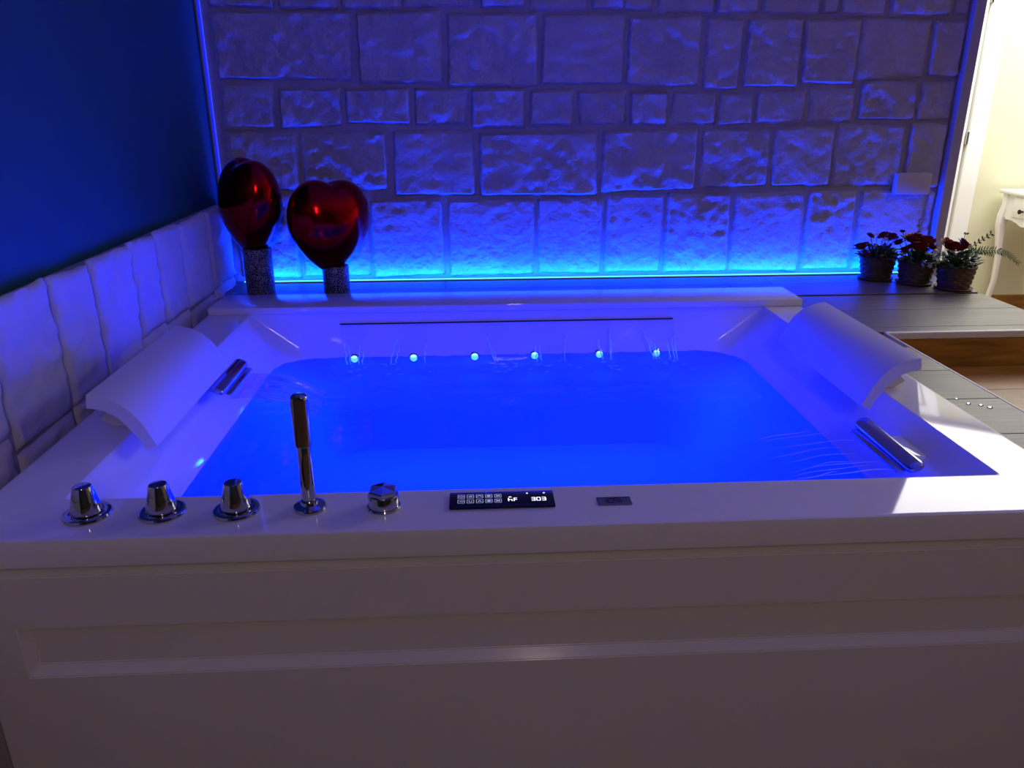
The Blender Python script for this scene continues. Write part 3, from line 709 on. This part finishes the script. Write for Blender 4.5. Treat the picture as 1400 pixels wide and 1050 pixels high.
# ------------------------------------------------------------------ flower baskets
def rose_bm(r):
    bm = bmesh.new()
    for ring, (n, rad, tilt, ln) in enumerate(((3, 0.12, 0.18, 0.75), (4, 0.30, 0.42, 0.85), (5, 0.50, 0.75, 0.95), (6, 0.62, 1.15, 0.9))):
        for k in range(n):
            a = 2 * PI * k / n + ring * 0.7; g_ = []
            for j in range(4):
                v = j / 3; row = []
                for i in range(4):
                    u = i / 3 - 0.5; wd = (2.3 * PI * rad / n + 0.30) * (0.55 + 0.6 * math.sin(PI * min(1, v * 0.75 + 0.1)))
                    out = rad * 0.5 + math.sin(tilt) * ln * v * 0.75 + 0.10 * v * v; up = -0.25 + math.cos(tilt) * ln * v + 0.1 * (v > .9) * -1
                    ang = a + u * wd / max(0.35, out + 0.15)
                    row.append(bm.verts.new((out * math.cos(ang) * r, out * math.sin(ang) * r, up * r)))
                g_.append(row)
            for j in range(3):
                for i in range(3): bm.faces.new((g_[j][i], g_[j][i + 1], g_[j + 1][i + 1], g_[j + 1][i]))
    return bm
def blossom_bm(r):
    bm = bmesh.new()
    for k in range(5):
        a = 2 * PI * k / 5
        def q(rr, da, z_): return (rr * r * math.cos(a + da), rr * r * math.sin(a + da), z_ * r)
        bm.faces.new([bm.verts.new(p) for p in (q(0.05, 0, 0), q(0.55, -0.55, 0.12), q(1.0, -0.25, 0.25), q(1.0, 0.25, 0.25), q(0.55, 0.55, 0.12))])
    return bm
def leaf_into(bm, base, d_, ln, wd, up=Vector((0, 0, 1))):
    d_ = Vector(d_).normalized(); sd = d_.cross(up)
    if sd.length < 0.05: sd = Vector((1, 0, 0))
    sd.normalize(); n = sd.cross(d_); base = Vector(base)
    pts = [base, base + d_ * ln * 0.35 + sd * wd - n * wd * 0.2, base + d_ * ln * 0.75 + sd * wd * 0.7 - n * wd * 0.2, base + d_ * ln - n * ln * 0.12, base + d_ * ln * 0.75 - sd * wd * 0.7 - n * wd * 0.2, base + d_ * ln * 0.35 - sd * wd - n * wd * 0.2]
    mid = [base + d_ * ln * 0.35 + n * wd * 0.15, base + d_ * ln * 0.75 + n * wd * 0.1]
    V = [bm.verts.new(p) for p in pts]; W = [bm.verts.new(p) for p in mid]
    for f in ((V[0], V[1], W[0]), (V[1], V[2], W[1], W[0]), (V[2], V[3], W[1]), (V[3], V[4], W[1]), (V[4], V[5], W[0], W[1]), (V[5], V[0], W[0])): bm.faces.new(f)
rose_me = None; blos_me = None
def basket(label, x, y, roses, blossoms, rt=0.0565, rb=0.044, h=0.080):
    global rose_me, blos_me
    t = thing('flower_basket', label, 'flowers', (x, y, 0.6515), rnd.uniform(0, 1), 'flower baskets on the deck')
    t.rotation_euler = (0, 0, 0)
    bm = bmesh.new(); nr = 9; nk = 40
    for k in range(nr):
        f = k / (nr - 1); zz = 0.006 + (h - 0.012) * f; rr = rb + (rt - rb) * f ** 0.8
        pts = [((rr + 0.0022 * math.sin(10 * 2 * PI * i / nk + PI * (k % 2))) * math.cos(2 * PI * i / nk), (rr + 0.0022 * math.sin(10 * 2 * PI * i / nk + PI * (k % 2))) * math.sin(2 * PI * i / nk), zz) for i in range(nk)]
        rg = []
        for i in range(nk):
            a = 2 * PI * i / nk; p = Vector(pts[i]); o_ = Vector((math.cos(a), math.sin(a), 0))
            rg.append([p + o_ * 0.0042 * math.cos(b) + Vector((0, 0, 0.0052 * math.sin(b))) for b in (0, PI / 3, 2 * PI / 3, PI, 4 * PI / 3, 5 * PI / 3)])
        loft(bm, rg + [rg[0]])
    for i in range(20):
        a = 2 * PI * (i + 0.5) / 20
        tube(bm, [((rb - 0.001) * math.cos(a), (rb - 0.001) * math.sin(a), 0.002), ((rt - 0.001) * math.cos(a), (rt - 0.001) * math.sin(a), h)], 0.0022, 5)
    obj('woven_body', bm, 'wicker', t, smooth=60)
    bm = bmesh.new()
    rg = [[Vector(((rt + 0.002 + 0.005 * math.cos(b)) * math.cos(2 * PI * i / 40), (rt + 0.002 + 0.005 * math.cos(b)) * math.sin(2 * PI * i / 40), h + 0.0045 * math.sin(b) + 0.001 * math.sin(i * 2.5))) for b in [2 * PI * q_ / 6 for q_ in range(6)]] for i in range(40)]
    loft(bm, rg + [rg[0]]); obj('basket_rim', bm, 'wicker', t, smooth=60)
    obj('lining', lathe([(rb - 0.004, 0.001), (rb - 0.003, 0.004), (rt - 0.005, h - 0.012), (0.001, h - 0.006)], n=24), 'soil', t, smooth=40)
    obj('saucer', lathe([(rb + 0.004, 0.0), (rb + 0.012, 0.001), (rb + 0.017, 0.007), (rb + 0.015, 0.0085), (rb + 0.009, 0.004), (rb - 0.01, 0.003)], n=36), 'wicker', t, smooth=40)
    # foliage
    bm = bmesh.new()
    for k in range(170):
        a = rnd.uniform(0, 2 * PI); rr = rnd.uniform(0.0, rt); el = rnd.uniform(-0.25, 1.1)
        b_ = (rr * math.cos(a), rr * math.sin(a), h + rnd.uniform(-0.006, 0.042) * (1 - 0.5 * rr / rt))
        leaf_into(bm, b_, (math.cos(a + rnd.uniform(-.6, .6)) * math.cos(el), math.sin(a + rnd.uniform(-.6, .6)) * math.cos(el), math.sin(el)), rnd.uniform(0.018, 0.034), rnd.uniform(0.006, 0.011))
    o = obj('foliage', bm, 'leaf', t); o['kind'] = 'stuff'
    for (px, py, pz, r) in roses:
        if rose_me is None:
            o = obj('rose', rose_bm(1.0), 'rose', t, smooth=60); rose_me = o.data
        else:
            o = bpy.data.objects.new('rose', rose_me); COL.objects.link(o); o.parent = t
        r *= 1.25; o.scale = (r, r, r); o.location = (px - x, py - y, pz - 0.6515)
        o.rotation_euler = (rnd.uniform(0.2, 0.8), rnd.uniform(-0.4, 0.4), rnd.uniform(0, 6))
        st = bmesh.new(); top_ = Vector(o.location); base_ = Vector((top_.x * 0.35, top_.y * 0.35, h - 0.012))
        tube(st, [base_, (base_ + top_) / 2 + Vector((0, 0, 0.006)), top_], 0.0014, 5); obj('stem', st, 'leaf', t)
    for (px, py, pz) in blossoms:
        if blos_me is None:
            o = obj('blossom', blossom_bm(1.0), 'white_petal', t); blos_me = o.data; o['label'] = 'small white blossom'
        else:
            o = bpy.data.objects.new('blossom', blos_me); COL.objects.link(o); o.parent = t; o['label'] = 'small white blossom'
        r = rnd.uniform(0.0075, 0.0105); o.scale = (r, r, r); o.location = (px - x, py - y, pz - 0.6515)
        o.rotation_euler = (rnd.uniform(0.7, 1.4), rnd.uniform(-0.4, 0.4), rnd.uniform(0, 6))
        st = bmesh.new(); top_ = Vector(o.location); base_ = Vector((top_.x * 0.5, top_.y * 0.5, h - 0.008))
        tube(st, [base_, (base_ + top_) / 2, top_], 0.0008, 4); obj('stem', st, 'leaf', t)
    return t
basket('wicker basket of red roses nearest the stone wall, end of the led strip', 1.446, 2.728,
       [(1.357, 2.685, 0.775, 0.026), (1.386, 2.69, 0.813, 0.013), (1.432, 2.69, 0.813, 0.017), (1.370, 2.68, 0.752, 0.016), (1.475, 2.72, 0.80, 0.022)],
       [(1.390, 2.645, 0.786), (1.455, 2.64, 0.770), (1.393, 2.66, 0.821), (1.420, 2.65, 0.806), (1.448, 2.65, 0.795)])
tb = basket('wicker basket of red roses in the middle of the three', 1.545, 2.648,
       [(1.452, 2.62, 0.800, 0.020), (1.480, 2.60, 0.815, 0.026), (1.512, 2.62, 0.818, 0.024), (1.540, 2.61, 0.800, 0.026), (1.500, 2.58, 0.790, 0.026), (1.464, 2.59, 0.782, 0.020), (1.566, 2.61, 0.786, 0.022), (1.465, 2.63, 0.836, 0.010)],
       [(1.517, 2.565, 0.732), (1.541, 2.562, 0.729), (1.550, 2.56, 0.762), (1.524, 2.57, 0.742)])
tc_ = basket('wicker basket of red roses with a fern frond, nearest the deck edge', 1.632, 2.556,
       [(1.577, 2.54, 0.806, 0.023), (1.632, 2.54, 0.806, 0.022), (1.604, 2.545, 0.795, 0.024), (1.655, 2.57, 0.79, 0.018)],
       [(1.537, 2.50, 0.790), (1.545, 2.50, 0.783), (1.520, 2.51, 0.815), (1.640, 2.52, 0.80)])
def sprig(parent, pts, ln, wd, m, n, name, px, py, pair=True):
    bm = bmesh.new(); P = [Vector((a - px, b - py, c - 0.6515)) for a, b, c in pts]
    def at(t_):
        f = t_ * (len(P) - 1); i = min(int(f), len(P) - 2); return P[i].lerp(P[i + 1], f - i), (P[i + 1] - P[i]).normalized()
    tube(bm, [at(i / 8)[0] for i in range(9)], 0.0011, 5)
    for k in range(n):
        f = 0.12 + 0.88 * k / (n - 1); p, d_ = at(f); sc = 1 - 0.55 * f if n > 12 else 1
        sd = d_.cross(Vector((0, 1, 0))).normalized()
        for s_ in ((1, -1) if pair else (1,)):
            leaf_into(bm, p, d_ * 0.6 + sd * s_ + Vector((0, rnd.uniform(-.5, .5), 0)), ln * sc, wd * sc, Vector((0, 1, 0.2)))
    return obj(name, bm, m, parent)
sprig(tc_, [(1.655, 2.575, 0.755), (1.700, 2.58, 0.778), (1.769, 2.58, 0.779), (1.815, 2.58, 0.762), (1.856, 2.58, 0.732)], 0.022, 0.0034, 'fern', 26, 'fern_frond', 1.632, 2.566)
sprig(tc_, [(1.66, 2.59, 0.76), (1.705, 2.60, 0.775), (1.74, 2.60, 0.768), (1.775, 2.60, 0.757)], 0.018, 0.003, 'fern', 14, 'fern_frond', 1.632, 2.566)
sprig(tc_, [(1.665, 2.59, 0.755), (1.695, 2.60, 0.790), (1.722, 2.60, 0.810), (1.750, 2.60, 0.830)], 0.013, 0.0035, 'sprig', 7, 'leaf_sprig', 1.632, 2.566)
sprig(tc_, [(1.640, 2.57, 0.76), (1.637, 2.57, 0.80), (1.643, 2.57, 0.836)], 0.012, 0.004, 'sprig', 4, 'leaf_sprig', 1.632, 2.566)
sprig(tb, [(1.545, 2.65, 0.76), (1.541, 2.66, 0.81), (1.535, 2.66, 0.868)], 0.008, 0.0025, 'sprig', 6, 'leaf_sprig', 1.542, 2.642)

# ------------------------------------------------------------------ console table in the next room
t = thing('console_table', 'white console table with scalloped apron and curved legs by the yellow wall', 'table', (3.325, 4.190, 0.0), -PI / 2)
W2, D2, HT = 0.46, 0.185, 0.745
bm = bmesh.new(); box(bm, -W2, W2, -D2, D2, HT - 0.022, HT, bev=0.006); obj('table_top', bm, 'white_gloss', t, smooth=40)
def apron(length, y, axis):
    bm = bmesh.new(); n = 40; f = []; b_ = []
    th = 0.009
    def zlow(u):
        a = abs(u - 0.5) * 2
        return 0.575 - 0.060 * (1 - a) ** 1.1 + 0.012 * abs(math.sin(u * PI * 5)) + 0.020 * (a > 0.95)
    lo, hi = [], []
    rings = []
    for i in range(n + 1):
        u = i / n; p = (u - 0.5) * length
        z0 = zlow(u); z1 = HT - 0.022
        pts = [(p, -th, z0), (p, -th, z1), (p, th, z1), (p, th, z0)]
        if axis == 'y': pts = [(-q_[1], q_[0], q_[2]) for q_ in pts]
        if axis == 'x': rings.append([(q_[0], q_[1] + y, q_[2]) for q_ in pts])
        else: rings.append([(q_[0] + y, q_[1], q_[2]) for q_ in pts])
    loft(bm, rings, cap0=True, cap1=True); bmesh.ops.recalc_face_normals(bm, faces=bm.faces)
    return bm
obj('apron', apron(0.80, -D2 + 0.030, 'x'), 'white_gloss', t); obj('apron', apron(0.80, D2 - 0.030, 'x'), 'white_gloss', t)
obj('apron', apron(0.28, -W2 + 0.045, 'y'), 'white_gloss', t); obj('apron', apron(0.28, W2 - 0.045, 'y'), 'white_gloss', t)
for sx in (-1, 1):
    for sy in (-1, 1):
        bm = bmesh.new(); rg = []
        for (zz, off, r) in ((HT - 0.022, 0.000, 0.026), (0.66, 0.000, 0.026), (0.60, 0.008, 0.027), (0.54, 0.012, 0.024), (0.46, 0.006, 0.019), (0.34, -0.004, 0.0155), (0.20, -0.006, 0.0135), (0.08, 0.004, 0.0135), (0.03, 0.014, 0.017), (0.0, 0.018, 0.016)):
            cx, cy = sx * (W2 - 0.045 + off), sy * (D2 - 0.040 + off)
            rg.append(rrect(cx - r, cx + r, cy - r, cy + r, r * 0.45, zz, 3))
        loft(bm, rg[::-1], cap0=True, cap1=True); obj('leg', bm, 'white_gloss', t, smooth=50)
dr = obj('drawer', bx(-0.33, 0.33, -D2 + 0.014, -D2 + 0.022, 0.600, 0.712, bev=0.003), 'white_gloss', t, smooth=40)
for kx in (-0.235, 0.235):
    bm = bmesh.new(); lathe([(0.006, 0), (0.006, 0.012), (0.013, 0.018), (0.013, 0.024), (0.006, 0.029)], n=20, bm=bm)
    bmesh.ops.rotate(bm, verts=bm.verts, cent=(0, 0, 0), matrix=Matrix.Rotation(PI / 2, 3, 'X'))
    bmesh.ops.translate(bm, verts=bm.verts, vec=(kx, -D2 + 0.014, 0.640)); o = obj('drawer_knob', bm, 'bronze', dr, smooth=40); o['label'] = 'dark bronze knob'

# ------------------------------------------------------------------ drops of water on the deck strip
drop_me = None
for i, (dx, dy, r, lb) in enumerate(((1.046, 1.549, 0.0035, 'single water drop on the dark plank nearest the tub rim'), (1.054, 1.519, 0.0042, 'water drop on the dark plank, first of a close row of three'), (1.075, 1.509, 0.0042, 'water drop on the dark plank, middle of a close row of three'), (1.086, 1.495, 0.0048, 'water drop on the dark plank, last of a row towards the step'))):
    o = obj('water_drop', lathe([(1.0, 0.0), (0.92, 0.25), (0.65, 0.46), (0.2, 0.56)], n=14), 'rope', None, smooth=60)
    o.scale = (r * 1.3, r, r); o.location = (dx, dy, 0.6512); tag(o, lb, 'water drop', 'water drops on the deck strip')
